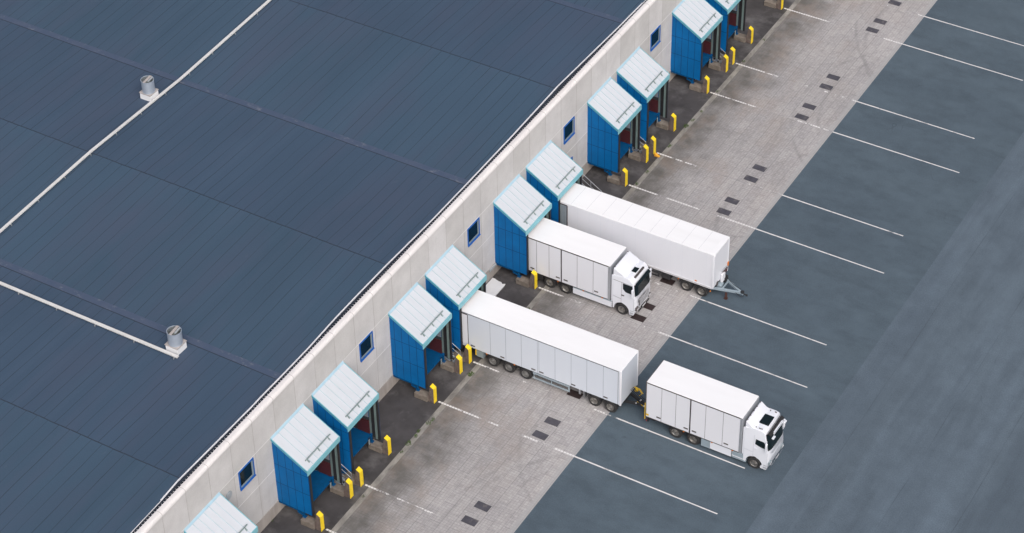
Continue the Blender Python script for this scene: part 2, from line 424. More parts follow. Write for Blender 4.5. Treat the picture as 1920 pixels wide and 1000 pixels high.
# ------------------------------------------------------------------ warehouse
wh = thing('warehouse', (0, 0, 0), 'long pale concrete warehouse with a dark blue-grey felt roof', 'warehouse')
RID = {-56.5: 10.4, -44.5: 10.1, -32.5: 10.4, -21.4: 10.1, -8.5: 10.4, 2.6: 10.1, 15.5: 10.4, 26.5: 10.1, 39.5: 10.4, 50.4: 10.1, 63.5: 10.4, 74.4: 10.1, 87.5: 10.4, 98.4: 10.1, 111.5: 10.4, 122.5: 10.1}
RY = sorted(RID)
def zroof(y):
    for a, b in zip(RY, RY[1:]):
        if a <= y <= b: return RID[a] + (RID[b] - RID[a]) * (y - a) / (b - a)
    return 10.2
XR = -110
m = MB()
pv = [(m.bm.verts.new((XR, y, RID[y])), m.bm.verts.new((-.62, y, RID[y]))) for y in RY]
for a, b in zip(pv, pv[1:]): m.bm.faces.new([a[0], a[1], b[1], b[0]])
m.build('roof', M['roof'], wh)
# valley strips and ridge joints lie on the felt as separate layers of the roof
for y in RY:
    if RID[y] < 10.2:
        m = MB(); z0, z1 = zroof(y - .28) + .006, zroof(y + .28) + .006
        a = [m.bm.verts.new(p) for p in ((XR, y - .28, z0), (-.64, y - .28, z0), (-.64, y, 10.107), (XR, y, 10.107))]
        b = [m.bm.verts.new(p) for p in ((-.64, y + .28, z1), (XR, y + .28, z1))]
        m.bm.faces.new(a); m.bm.faces.new([a[3], a[2], b[0], b[1]])
        m.build('valley_strip', M['valley'], wh)
        m = MB(); m.bar((-62, y - .31, z0), (-.64, y - .31, z0), .045, .016); m.build('valley_joint', M['gutter'], wh)
    else:
        m = MB(); x = -.64
        while x > -62:
            L = random.uniform(.8, .98); m.bar((x, y, 10.402), (x - L + .03, y + random.uniform(-.025, .025), 10.402), .055, .022); x -= L
        m.build('ridge_joint', M['gutter'], wh)
B('wall', M['wall'], wh, (-.42, 0, RY[0], RY[-1], 1.09, 9.95))
B('plinth', M['plinth'], wh, (-.42, .03, RY[0], RY[-1], -.2, 1.088))
m = MB()
prof = [(-.42, 9.952), (-.42, 10.2), (-.2, 10.22)]
for i in range(1, 7):
    a = i / 6 * PI / 2
    prof.append((-.2 + .235 * math.sin(a), 9.985 + .235 * math.cos(a)))
prof += [(.035, 9.952)]
m.prism(prof, RY[0], RY[-1], 'y'); m.build('coping', M['coping'], wh, smooth=True)
# roof edge: dark upstand with a thin white capping that follows the slopes, gutter between
FL = [(-56, 10.35), (-21.4, 10.24), (-13.6, 10.24), (-10.8, 10.3), (-8.8, 10.47), (-4.5, 10.36), (-.5, 10.27), (.1, 10.3), (2.83, 10.26), (5.8, 10.27), (9, 10.43), (11.8, 10.46), (15.4, 10.44), (21.5, 10.25), (26.5, 10.26), (32.4, 10.33), (36, 10.45), (39.6, 10.58), (42.8, 10.46), (49.3, 10.2), (54.3, 10.12), (63, 10.42), (74, 10.15), (122, 10.3)]
m = MB(); c = MB()
for (ya, za), (yb, zb) in zip(FL, FL[1:]):
    for mm, (xa, xb, lo, hi) in ((m, (-.66, -.6, -.5, 0)), (c, (-.68, -.585, 0, .035))):
        v = [mm.bm.verts.new((x, y, z + d)) for (y, z) in ((ya, za), (yb, zb)) for x in (xa, xb) for d in (lo, hi)]
        for q in ((0, 1, 5, 4), (2, 6, 7, 3), (1, 3, 7, 5), (0, 4, 6, 2)): mm.bm.faces.new([v[i] for i in q])
m.build('roof_upstand', M['gutter'], wh); c.build('edge_capping', M['flash_white'], wh)
B('gutter', M['gutter'], wh, (-.6, -.42, RY[0], RY[-1], 9.9, 9.97))
m = MB(); y = -30; zc = 10.206
pa, pb = m.bm.verts.new((-.40, y - .125, zc)), m.bm.verts.new((-.42, y - .125, zc))
while y < 95:
    a1, b1 = m.bm.verts.new((-.40, y - .016, zc)), m.bm.verts.new((-.42, y - .016, zc))
    a2, b2 = m.bm.verts.new((-.40, y + .016, zc)), m.bm.verts.new((-.42, y + .016, zc))
    c1, c2 = m.bm.verts.new((-.53, y - .016, zc)), m.bm.verts.new((-.53, y + .016, zc))
    m.bm.faces.new([pa, a1, b1, pb]); m.bm.faces.new([a1, a2, b2, b1]); m.bm.faces.new([b1, b2, c2, c1])
    pa, pb = a2, b2; y += .25
m.build('clip_strip', M['flash_white'], wh)
# windows
for yw in (-12 - Pp - 8, -16.33 + 1.0, -2.92, 11.43, 25.87, 54.62, 40.22 + 28.8):
    w = B('window', M['win_blue'], wh, (.0, .06, yw - .83, yw - .74, 5.43, 7.04), (.0, .06, yw + .74, yw + .83, 5.43, 7.04),
          (.0, .06, yw - .74, yw + .74, 5.43, 5.53), (.0, .06, yw - .74, yw + .74, 6.95, 7.04), (.06, .1, yw - .86, yw + .86, 5.39, 5.44))
    B('sash', M['win_grey'], w, (.004, .03, yw + .56, yw + .739, 5.531, 6.949), (.004, .03, yw - .739, yw + .559, 5.531, 5.7))
    B('pane', M['glass'], w, (.004, .018, yw - .739, yw + .559, 5.701, 6.949))
# window of the far middle bay (its lower part seen above the roofs)
yw = 40.22
w = B('window', M['win_blue'], wh, (.0, .06, yw - .83, yw - .74, 5.43, 7.04), (.0, .06, yw + .74, yw + .83, 5.43, 7.04),
      (.0, .06, yw - .74, yw + .74, 5.43, 5.53), (.0, .06, yw - .74, yw + .74, 6.95, 7.04), (.06, .1, yw - .86, yw + .86, 5.39, 5.44))
B('sash', M['win_grey'], w, (.004, .03, yw + .56, yw + .739, 5.531, 6.949), (.004, .03, yw - .739, yw + .559, 5.531, 5.7))
B('pane', M['glass'], w, (.004, .018, yw - .739, yw + .559, 5.701, 6.949))
# side door by the free stair
d = B('door', M['win_blue'], wh, (.0, .05, 39.78, 40.78, 1.12, 3.26))
B('door_panel', M['dark_in'], d, (.05, .062, 39.9, 40.66, 1.2, 3.14))
m = MB(); m.lathe([(.3, 0), (.3, .05), (.25, .06)], 'x', 28, (0, -4.94, 6.0)); v = m.build('wall_vent', M['vent'], wh)
m = MB(); m.lathe([(.33, 0), (.33, .03), (.3, .03)], 'x', 28, (.002, -4.94, 6.0), False); m.build('vent_ring', M['win_grey'], v)
B('cable_duct', M['vent'], wh, (.032, .12, 27.85, 28.8, .86, 1.06))

# ------------------------------------------------------------------ dock shelters
def make_shelter():
    r = thing('dock_shelter', (0, 0, 0), 'x', 'dock shelter')
    sl = (ZT - ZF) / SD
    t = .07
    def side(y0, y1):
        m = MB(); m.prism([(.0, ZB), (SD, ZB - .13), (SD, ZF - .05), (.0, ZT - .05)], y0, y1, 'y')
        return m
    side(0, t).build('side_panel', M['panel'], r)
    side(SW - t, SW).build('side_panel', M['panel'], r)
    # rail below the panels
    B('bottom_rail', M['blue_steel'], r, (.02, 2.0, .005, .065, ZB - .2, ZB - .055))
    # roof sheet
    def rz(x): return ZT - sl * x
    nrm = Vector((sl, 0, 1)).normalized()
    m = MB(); m.prism([(-.0, rz(0) - .04), (SD, rz(SD) - .04), (SD, rz(SD)), (-.0, rz(0))], -.03, SW + .03, 'y')
    roof = m.build('roof', M['shel_roof'], r)
    m = MB()
    for i in range(5):
        y = .72 + i * .585
        a = Vector((.06, y, rz(.06) + .013)); b = Vector((SD - .02, y, rz(SD - .02) + .013))
        m.bar(a, b, .028, .03)
    m.build('standing_seam', M['shel_rib'], roof)
    # head flashing and trims
    m = MB(); m.prism([(0, rz(0) + .002), (.1, rz(.1) + .012), (.1, rz(.1) + .03), (.012, rz(0) + .13), (0, rz(0) + .13)], -.04, SW + .04, 'y')
    m.build('head_flashing', M['pale_teal'], roof)
    for y0, y1 in ((-.075, -.032), (SW + .032, SW + .075)):
        m = MB(); m.prism([(0, rz(0) - .2), (SD, rz(SD) - .2), (SD, rz(SD) + .02), (0, rz(0) + .02)], y0, y1, 'y')
        m.build('verge_trim', M['teal'], roof)
    m = MB()
    for y in (-.078,):
        m.bar((0, y, rz(0) - .09), (SD, y, rz(SD) - .09), .012, .03)
    m.build('verge_groove', M['blue_steel'], roof)
    B('fascia', M['teal_pale'], r, (SD, SD + .05, -.075, SW + .075, ZF - .44, ZF + .02))
    # snow guard near the eave
    m = MB(); xg = SD - .42; zg = rz(xg) + .13
    m.tube([(xg, .42, zg), (xg, SW - .38, zg)], .045, 8)
    g = m.build('snow_guard', M['green_bar'], r)
    for y in (.62, 1.86, 3.06):
        m = MB(); m.prism([(xg - .04, rz(xg - .04) + .003), (xg + .17, rz(xg + .17) + .003), (xg + .03, zg - .02), (xg - .03, zg - .02)], y - .016, y + .022, 'y')
        m.prism([(xg + .06, rz(xg + .06) + .004), (xg + .19, rz(xg + .19) + .004), (xg + .19, rz(xg + .19) + .03), (xg + .06, rz(xg + .06) + .03)], y - .06, y + .06, 'y')
        m.build('bracket', M['green_bar'], g)
    # black seals at the mouth
    for y0, y1 in ((t + .003, t + .2), (SW - t - .1, SW - t - .003)):
        B('edge_seal', M['black'], r, (SD - .12, SD + .03, y0, y1, ZB - .14, ZF - .5))
    yi = SW - t - .003
    B('jamb', M['jamb'], r, (2.47, 2.655, yi - .12, yi, 1.03, ZF - .4), (2.52, 2.56, yi - .17, yi - .121, 1.03, ZF - .4))
    B('flap', M['black'], r, (2.17, 2.466, yi - .06, yi, 1.03, ZF - .3))
    B('curtain', M['curtain'], r, (1.55, 1.9, yi - .05, yi, 2.75, 5.6))
    B('guide_rail', M['jamb'], r, (1.98, 2.13, yi - .05, yi, 1.3, 5.4))
    B('buffer_pad', M['maroon'], r, (.95, 1.97, yi - .08, yi, 1.2, 2.42))
    B('liner', M['dark_in'], r, (.02, .94, yi - .03, yi, 1.15, 6.0), (.951, 1.54, yi - .02, yi, 2.43, 5.6), (1.541, 1.96, yi - .02, yi, 2.43, 2.74))
    B('liner', M['dark_in'], r, (.02, 2.6, t + .003, t + .02, 1.15, 5.0))
    B('notice', M['flash_white'], r, (1.07, 1.22, yi - .085, yi - .081, 2.2, 2.45))
    # wall door behind the platform
    B('dock_door', M['vent'], r, (.005, .05, .35, SW - .35, 1.12, 4.2))
    # blue leveller platform with lip, legs and bumpers
    lv = B('leveller', M['blue_steel'], r, (.06, 2.0, .1, SW - .1, .98, 1.1), (2.0, 2.12, .55, SW - .55, 1.0, 1.08), (.06, 1.7, .3, .5, .75, .97), (.06, 1.7, SW - .5, SW - .3, .75, .97))
    for y in (.12, SW - .12):
        m = MB(); m.bar((2.05, y, .46), (2.05, y, 1.0), .12); m.box(1.93, 2.2, y - .13, y + .13, .455, .5)
        m.bar((1.55, y, .7), (1.55, y, 1.0), .08); m.bar((1.5, y, .7), (2.1, y, .56), .09, .12)
        m.build('support_leg', M['blue_steel'], lv)
    for y in (.45, SW - .62):
        b = B('bumper', M['black'], r, (2.0, 2.13, y, y + .17, .55, 1.05), bevel=.015)
        B('bumper_plate', M['win_grey'], b, (2.131, 2.15, y + .01, y + .16, .56, 1.04))
    return r

PHR = {-1: 'cut off by the bottom edge of the photo',
       0: 'lower shelter of the nearest complete pair', 1: 'upper shelter of the nearest complete pair',
       2: 'empty shelter next to the long white trailer', 3: 'shelter holding the long white trailer',
       4: 'shelter holding the white rigid truck', 5: 'shelter holding the uncoupled white trailer',
       6: 'first empty shelter beyond the uncoupled trailer', 7: 'second empty shelter beyond the uncoupled trailer',
       8: 'lower shelter of the farthest pair', 9: 'cut off by the top edge of the photo', 10: 'just above the photo'}
LAB = {-1: 'blue dock shelter with pale sloping roof, cut off by the bottom edge of the photo',
       0: 'empty blue dock shelter, nearest one that shows whole, just past the nearest wall window',
       1: 'empty blue dock shelter half hidden behind the nearest whole one',
       2: 'empty blue dock shelter in front of the one with the long white trailer',
       3: 'blue dock shelter with the long articulated white trailer backed into it',
       4: 'blue dock shelter with the white rigid truck backed into it',
       5: 'blue dock shelter with the uncoupled white trailer backed into it',
       6: 'first empty blue dock shelter beyond the uncoupled trailer and its steel stair',
       7: 'empty blue dock shelter half hidden by the first one beyond the uncoupled trailer',
       8: 'empty blue dock shelter just past the farthest wall window',
       9: 'blue dock shelter cut off by the top edge of the photo'}
proto = make_shelter()
G_SH = 'blue loading dock shelters along the warehouse wall'
for k in range(-1, 10):
    o = proto if k == -1 else copy_tree(proto)
    o.location = (0, bay(k), 0); tag(o, LAB[k], 'dock shelter', G_SH)

# ------------------------------------------------------------------ guard posts with low walls
def make_guard():
    r = thing('guard_post', (0, 0, 0), 'x', 'guard post')
    m = MB(); m.box(1.95, 3.05, -.3, .3, 0, .45); m.bevel(.025, 2); m.build('low_wall', M['lowwall'], r)
    m = MB(); m.prism([(2.95, 0), (3.55, 0), (3.55, 1.365), (3.27, 1.555)], -.18, .18, 'y'); m.bevel(.02, 2)
    p = m.build('post', M['post'], r)
    m = MB(); m.prism([(3.552, 0.01), (3.585, 0.01), (3.585, 1.385), (3.285, 1.59), (3.265, 1.56), (3.552, 1.368)], -.185, .185, 'y'); m.build('yellow_plate', M['yellow'], p)
    return r
gp = make_guard(); first = True
side_txt = {0: 'near side', 1: 'far side'}
PG = {0: 'the nearest whole shelter', 1: 'the second nearest whole shelter', 2: 'the empty shelter before the long trailer',
      3: 'the long trailer', 4: 'the dock with the rigid truck', 5: 'the uncoupled trailer',
      6: 'the first empty shelter past the trailers', 7: 'the second empty shelter past the trailers', 8: 'the shelter past the farthest window',
      9: 'the shelter cut by the top edge'}
for k in range(0, 11):
    for s in (0, 1):
        if (k, s) in ((3, 1), (4, 1), (5, 0), (5, 1), (10, 1)): 
            pass
        if k == 10 and s == 1: continue
        o = gp if first else copy_tree(gp); first = False
        o.location = (0, bay(k) + (.03 if s == 0 else 3.58), 0)
        if k == 10: L = 'yellow-faced concrete post at the very top edge, beyond every shelter'
        else: L = 'yellow-faced concrete post at the %s of %s' % (side_txt[s], PG[k])
        tag(o, L, 'guard post', 'yellow-faced guard posts in front of the docks')

# ------------------------------------------------------------------ steel stairs between the shelters
def make_stair():
    r = thing('steel_stair', (0, 0, 0), 'x', 'stair')
    m = MB()
    for y in (-.36, .36): m.bar((.95, y, 1.0), (2.85, y, .06), .04, .2)
    m.build('stringer', M['steel'], r)
    m = MB()
    m.box(.04, 1.0, -.42, .42, 1.07, 1.11)
    for i in range(5):
        x = 1.05 + i * .36; z = .92 - i * .182
        m.box(x, x + .3, -.335, .335, z, z + .03)
    m.build('tread', M['steel'], r)
    for y in (-.4, .4):
        m = MB()
        m.tube([(.1, y, 2.2), (.95, y, 2.2), (2.85, y, 1.0), (2.85, y, .05)], .024)
        m.tube([(.1, y, 1.68), (.95, y, 1.68), (2.83, y, .52)], .018)
        for x, z0, z1 in ((.12, 1.1, 2.2), (.95, 1.05, 2.2), (1.85, .55, 1.62)): m.tube([(x, y, z0), (x, y, z1)], .02)
        m.build('handrail', M['steel'], r)
    return r
sp = make_stair()
for i, (y, L) in enumerate(((4.28, 'galvanised steel stair in the gap between the two nearest whole dock shelters'),
                            (bay(2) + 4.28, 'galvanised steel stair beside the shelter that holds the long white trailer'),
                            (bay(6) + 4.28, 'galvanised steel stair between the first two empty shelters past the trailers'),
                            (bay(8) + 4.28, 'galvanised steel stair farthest away, before the shelter cut by the top edge'),
                            (40.1, 'galvanised steel stair with tall handrail beside the uncoupled white trailer'))):
    o = sp if i == 0 else copy_tree(sp)
    o.location = (0, y, 0); tag(o, L, 'stair', 'steel stairs between the dock shelters')

# ------------------------------------------------------------------ ground plates
def make_plate(mat):
    m = MB(); m.box(-.54, .54, -.32, .32, .002, .012)
    for i in range(-4, 5): m.box(i * .11 - .02, i * .11 + .02, -.3, .3, .0125, .017)
    return m.build('ground_plate', mat)
PL = {0: 'first bay at the bottom of the photo', 1: 'bay of the second nearest whole shelter', 2: 'bay beside the long white trailer', 3: 'bay under the long white trailer',
      4: 'bay in front of the rigid truck cab', 5: 'bay under the uncoupled trailer', 6: 'first empty bay past the uncoupled trailer', 7: 'second empty bay past the uncoupled trailer',
      8: 'bay past the farthest window', 9: 'bay of the cut off shelter', 10: 'first bay beyond the cut off shelter', 11: 'bay at the very top edge'}
pm, pr = make_plate(M['plate']), make_plate(M['plate_red'])
used = set()
for k in range(1, 12):
    for s, dy in ((0, .85), (1, 2.42)):
        if (k, s) in ((11, 1), (3, 1), (5, 1)): continue
        src = pr if k in (3, 4, 5) else pm
        o = src if src.name not in used else src.copy()
        if src.name not in used: used.add(src.name)
        else: COL.objects.link(o)
        o.location = (11.83 + random.uniform(-.07, .07) + (.12 if k in (3,4,5) else 0), bay(k) + dy + random.uniform(-.05, .05), 0); o.rotation_euler[2] = random.uniform(-.03, .03)
        one = k in (11, 3, 5)
        tag(o, ('dark plate in the paving, ' if one else 'dark plate in the paving, %s of two, ' % ('nearer', 'farther')[s]) + PL[k],
            'ground plate', 'iron plates set in the block paving')

# ------------------------------------------------------------------ roof fans and cable trays
def make_fan():
    r = thing('roof_fan', (0, 0, 0), 'x', 'roof fan')
    m = MB(); m.box(-.5, .5, -.5, .5, -.25, .55); m.bevel(.012, 2); m.build('base_box', M['fan_white'], r)
    B('cap_plate', M['tan'], r, (-.54, .54, -.54, .54, .552, .6))
    m = MB(); m.lathe([(.5, .6), (.5, 1.62), (.515, 1.62), (.515, 1.67), (.475, 1.67), (.475, 1.45)], 'z', 40, cap=False)
    c = m.build('duct', M['galv'], r, True)
    m = MB(); m.lathe([(.474, 1.3), (.02, 1.3)], 'z', 24, cap=False); m.build('motor_plate', M['dark_in'], c)
    m = MB()
    for i in range(5):
        rr = .09 * (i + 1)
        m.tube([(rr * math.cos(a * PI / 14), rr * math.sin(a * PI / 14), 1.62) for a in range(29)], .012, 5)
    for i in range(8):
        a = i * PI / 8; m.bar((-.47 * math.cos(a), -.47 * math.sin(a), 1.6), (.47 * math.cos(a), .47 * math.sin(a), 1.6), .012)
    m.build('guard_mesh', M['mesh'], c)
    m = MB(); m.box(-.5, .5, -.1, .1, 1.672, 1.7); br = m.build('cross_bar', M['tan'], c)
    br.rotation_euler[2] = 1.65
    B('side_plate', M['vent'], c, (-.2, .45, -.26, -.12, 1.64, 1.66)).rotation_euler[2] = 1.65
    return r
f1 = make_fan(); f1.location = (-27.58, 23.5, zroof(23.5)); tag(f1, 'silver round roof fan on a white box, beside the long pale tray crossing the slopes', 'roof fan', 'fans on the warehouse roof')
f2 = copy_tree(f1); f2.location = (-8.43, 1.4, zroof(1.4)); tag(f2, 'silver round roof fan on a white box, where the pale tray ends', 'roof fan', 'fans on the warehouse roof')

t1 = thing('cable_tray', (-26.84, 23.5, 10.2), 'long pale cable tray running up the roof slopes past the upper fan', 'cable tray')
m = MB(); ys = [y for y in RY if -25 < y < 100]
hz = .2
for a, b in zip(ys, ys[1:]):
    m.bar((0, a - 23.5, zroof(a) + hz - 10.2), (0, b - 23.5, zroof(b) + hz - 10.2), .23, .08)
m.build('tray', M['tray'], t1)
def brk(parent, p, alongx):
    m = MB()
    if alongx: m.box(p[0] - .04, p[0] + .04, p[1] - .2, p[1] + .2, p[2] - .1, p[2] - .06); m.box(p[0] - .03, p[0] + .03, p[1] - .2, p[1] - .15, p[2] - hz, p[2] - .1); m.box(p[0] - .03, p[0] + .03, p[1] + .15, p[1] + .2, p[2] - hz, p[2] - .1)
    else: m.box(p[0] - .2, p[0] + .2, p[1] - .04, p[1] + .04, p[2] - .1, p[2] - .06); m.box(p[0] - .2, p[0] - .15, p[1] - .03, p[1] + .03, p[2] - hz, p[2] - .1); m.box(p[0] + .15, p[0] + .2, p[1] - .03, p[1] + .03, p[2] - hz, p[2] - .1)
    m.build('support', M['steel'], parent)
y = 3.0
while y < 45:
    brk(t1, (0, y - 23.5, zroof(y) + hz - 10.2), False); y += 3.05
t2 = thing('cable_tray', (-7.7, .62, 10.15), 'pale cable tray lying along the roof valley and ending at the lower fan', 'cable tray')
z2 = zroof(.62) + hz - 10.15
B('tray', M['tray'], t2, (-19.0, 0, -.115, .115, z2 - .045, z2 + .045))
for i in range(6): brk(t2, (-.25 - 3.35 * i, 0, z2), True)

# ------------------------------------------------------------------ vehicles
def wheel(parent, x, y, side, mat='rim', R=.5, W=.32, deep=False):
    """outer face at y (side -1: faces -y)"""
    m = MB(); s = -side
    a = [(.30, .0), (.33, -.015), (.45, -.02), (R - .015, .02), (R, .06), (R, W - .06), (R - .02, W), (.3, W)]
    m.lathe([(r, t * s) for r, t in a], 'y', 36, (0, 0, 0), False)
    for t in (.1, .16, .22):
        m.lathe([(R + .001, (t - .012) * s), (R - .012 + .013, t * s), (R + .001, (t + .012) * s)], 'y', 36, (0, 0, 0), False)
    w = m.build('wheel', M['tyre'], parent, True); w.location = (x, y, R + .005)
    m = MB()
    if deep: pr = [(.305, .0), (.29, .02), (.26, .13), (.17, .15), (.15, .08), (.11, .06), (.0001, .06)]
    else: pr = [(.305, .0), (.29, .015), (.25, .05), (.2, .02), (.15, .005), (.14, -.03), (.09, -.045), (.0001, -.045)]
    m.lathe([(r, t * s) for r, t in pr], 'y', 28, cap=False)
    for i in range(10):
        q = i * PI / 5; m.lathe([(.017, -.02 * s), (.017, .03 * s)], 'y', 6, (.2 * math.cos(q), (.1 if deep else 0) * s, .2 * math.sin(q)))
    m.build('rim', M[mat], w, True)
    return w
def axle(parent, x, hw, mat='rim', deep=False, both=True):
    wheel(parent, x, -hw, -1, mat, deep=deep); 
    if both: wheel(parent, x, hw, 1, mat, deep=deep)
def fender(parent, x, hw, R=.57, mat='chassis'):
    for s in (-1, 1):
        m = MB(); n = 12
        A = []
        for i in range(n + 1):
            a = PI * (.06 + .88 * i / n)
            A.append((x + R * math.cos(a), .52 + R * math.sin(a) * .98))
        prof = A + [(x + (p[0] - x) * .96, .52 + (p[1] - .52) * .95) for p in A[::-1]]
        y0, y1 = (-hw - .02, -hw + .34) if s < 0 else (hw - .34, hw + .02)
        m.prism(prof, y0, y1, 'y'); m.build('mudguard', M[mat], parent)

HW = 1.275
def box_body(r, L, z0, z1, seams, thick, mats, top_dark, hw=HW, paint='white'):
    m = MB(); m.box(0, L, -hw, hw, z0, z1 - .045); m.bevel(.03, 2)
    body = m.build('box_body', M[paint], r)
    m = MB(); m.box(-.01, L + .01, -hw - .012, hw + .012, z1 - .05, z1); m.bevel(.03, 2, lambda e: True)
    rf = m.build('box_roof', M['white_roof'], r)
    s = MB(); g = MB()
    for x in seams:
        for y in (-hw - .004, hw + .004):
            wd = .05 if x in thick else .013
            (s if x in thick else g).box(x - wd, x + wd, min(y, y * .998), max(y, y * .998), z0 + .03, z1 - .08)
    if top_dark:
        for y in (-hw, hw):
            s.box(0.02, L - .05, min(y, y * 1.006), max(y, y * 1.006), z1 - .14, z1 - .055)
            s.box(0.02, L - .05, min(y, y * 1.006), max(y, y * 1.006), z0 - .03, z0 + .01)
    s.build('door_gap', M['seam'], body)
    g.build('panel_joint', M['joint_dark'] if top_dark else M['joint_mid'], body)
    return body
def latches(body, xs, z, hw=HW):
    for x in xs:
        m = MB(); m.box(x - .17, x + .17, -hw - .015, -hw - .002, z - .055, z + .055)
        for q in range(3): m.box(x - .13 + q * .1, x - .08 + q * .1, -hw - .028, -hw - .015, z - .03, z + .03)
        m.build('latch', M['latch'], body)
def markers(parent, xs, z, hw=HW):
    for x in xs: B('marker_lamp', M['orange'], parent, (x - .06, x + .06, -hw - .02, -hw + .02, z - .03, z + .03))

def cab(r, style, cb, cf, wc):
    """cab between x=cb and x=cf, front wheel at wc"""
    hw = 1.25
    if style == 'flat':
        top = [(cb, 3.55), (cb + .75, 3.68), (cf - .62, 3.62), (cf - .3, 3.42), (cf - .16, 3.2)]
        ws = [(cf - .135, 3.13), (cf - .02, 2.2)]
        front = [(cf - .005, 2.1), (cf + .03, 1.2), (cf + .02, .5), (cf - .05, .34)]
    else:
        top = [(cb, 3.62), (cb + .8, 3.74), (cf - .75, 3.74), (cf - .42, 3.68), (cf - .34, 3.55)]
        ws = [(cf - .32, 3.45), (cf - .06, 2.15)]
        front = [(cf - .03, 2.05), (cf + .05, 1.2), (cf + .03, .5), (cf - .06, .32)]
    arch = []
    n = 12
    for i in range(n + 1):
        a = PI * i / n
        arch.append((wc + .64 * math.cos(a), .5 + .66 * math.sin(a)))
    prof = [(cb, .95)] + top + ws + front + [(wc + .66, .32)] + arch + [(wc - .66, .42), (cb + .02, .45)]
    m = MB(); m.prism(prof, -hw, hw, 'y')
    def cond(e):
        a, b = e.verts[0].co, e.verts[1].co
        same = abs(a.y - b.y) < 1e-4
        hi = min(a.z, b.z) > 1.1
        return same and hi and not (abs(a.x - cb) < .01 and abs(b.x - cb) < .01)
    m.bevel(.13 if style == 'flat' else .16, 4, cond, .8)
    # narrow the upper part a little
    for v in m.bm.verts:
        if v.co.z > 2.1: v.co.y *= 1 - .045 * (v.co.z - 2.1) / 1.6
        if v.co.x > cf - .5 and abs(v.co.y) > .9: v.co.x -= .16 * (abs(v.co.y) - .9) / .35 * (1 if v.co.z > .3 else 0)
    c = m.build('cab', M['cab_white'], r, True)
    def tp(z): return (1 - .045 * max(0, z - 2.1) / 1.6)
    def face_x(z):
        pts = ws + front
        for (xa, za), (xb, zb) in zip(pts, pts[1:]):
            if zb <= z <= za: return xa + (xb - xa) * (za - z) / (za - zb)
        return pts[0][0]
    # curved windscreen and other panels laid on the front
    def front_panel(name, mat, z0, z1, w0, w1, off=.014, parent=c, ny=12, th=.03):
        m = MB(); grid = []
        nz = 4
        for j in range(nz + 1):
            z = z0 + (z1 - z0) * j / nz; w = w0 + (w1 - w0) * j / nz; row = []
            for i in range(ny + 1):
                y = -w + 2 * w * i / ny
                x = face_x(z) + off - (.16 * (abs(y) - .9) / .35 if abs(y) > .9 else 0)
                row.append((x, y, z))
            grid.append(row)
        for q, d in ((0, 0), (1, -th)):
            V = [[m.bm.verts.new((p[0] + d, p[1], p[2])) for p in row] for row in grid]
            for j in range(nz):
                for i in range(ny): m.bm.faces.new([V[j][i], V[j][i + 1], V[j + 1][i + 1], V[j + 1][i]])
        return m.build(name, mat, parent, True)
    z0, z1 = (2.2, 3.12) if style == 'flat' else (2.15, 3.43)
    front_panel('screen_frame', M['black'], z0 - .05, z1 + .04, 1.19 * tp(z0), 1.17 * tp(z1), .008)
    front_panel('windscreen', M['glass'], z0, z1, 1.15 * tp(z0), 1.13 * tp(z1))
    # side windows and door lines
    for s in (-1, 1):
        zt, zb = (3.08, 2.32) if style == 'flat' else (2.85, 2.28)
        x0, x1 = cf - 1.14, cf - .22
        yb, yt = hw * tp(zb) + .006, hw * tp(zt) + .006
        if style == 'flat': out = [(x0 + .02, zb + .24), (x0, zt), (x1 - .12, zt), (x1, zb + .12), (x1 - .02, zb), (x0 + .25, zb + .02)]
        else: out = [(x0, zb + .1), (x0 + .03, zt), (x1 - .3, zt - .03), (x1 - .08, zb + .25), (x1 - .06, zb - .02), (x0 + .5, zb - .02)]
        m = MB(); A = []; Bq = []
        for x, z in out:
            y = s * (hw * tp(z) + .006); A.append(m.bm.verts.new((x, y, z))); Bq.append(m.bm.verts.new((x, y - s * .03, z)))
        m.bm.faces.new(A); m.bm.faces.new(Bq[::-1])
        for i in range(len(A)): m.bm.faces.new([A[i], A[(i + 1) % len(A)], Bq[(i + 1) % len(A)], Bq[i]])
        m.build('side_window', M['glass'], c)
        m = MB(); y = s * (hw + .002)
        def ln(xa, za, xb, zb2, w=.012):
            m.bar((xa, s * (hw * tp(za) + .001), za), (xb, s * (hw * tp(zb2) + .001), zb2), .012, w)
        ln(cf - 1.24, 3.2, cf - 1.26, 1.2); ln(cf - .17, 1.95, cf - .16, .75)
        ln(cb + .03, 1.62, cf - 1.25, 1.55, .008)
        if style == 'flat': ln(cb + .02, 3.16, cf - .3, 3.12, .022)
        m.build('door_line', M['seam_grey'] if style != 'flat' else M['latch'], c)
        B('door_handle', M['latch'] if style == 'flat' else M['cab_white'], c, (cf - 1.22, cf - 1.0, min(s * hw, s * (hw + .03)), max(s * hw, s * (hw + .03)), 1.92, 2.0))
        # mirrors on arms
        ym = s * (hw + .14)
        arm = MB(); arm.tube([(cf - .3, s * (hw - .06), 3.0), (cf - .22, ym, 2.97)], .022); arm.tube([(cf - .25, s * (hw - .05), 2.12), (cf - .2, ym, 2.15)], .022)
        arm = arm.build('mirror_arm', M['cab_white'], c)
        m = MB(); m.box(cf - .3, cf - .16, ym - .07, ym + .12, 2.2, 2.95) if s > 0 else m.box(cf - .3, cf - .16, ym - .12, ym + .07, 2.2, 2.95)
        m.bevel(.04, 2); m.build('mirror', M['cab_white'], arm)
        # steps, headlights
        B('step', M['grey_frame'], c, (wc + .7, wc + 1.0, min(s * (hw - .08), s * (hw + .005)), max(s * (hw - .08), s * (hw + .005)), .42, .56), (wc + .72, wc + 1.0, min(s * (hw - .08), s * (hw + .003)), max(s * (hw - .08), s * (hw + .003)), .66, .74))
        hl = MB()
        ya, yb2 = sorted((s * .78, s * 1.12)); hl.box(cf - .16, cf + .01, ya, yb2, .72, .98); hl.bevel(.03, 2)
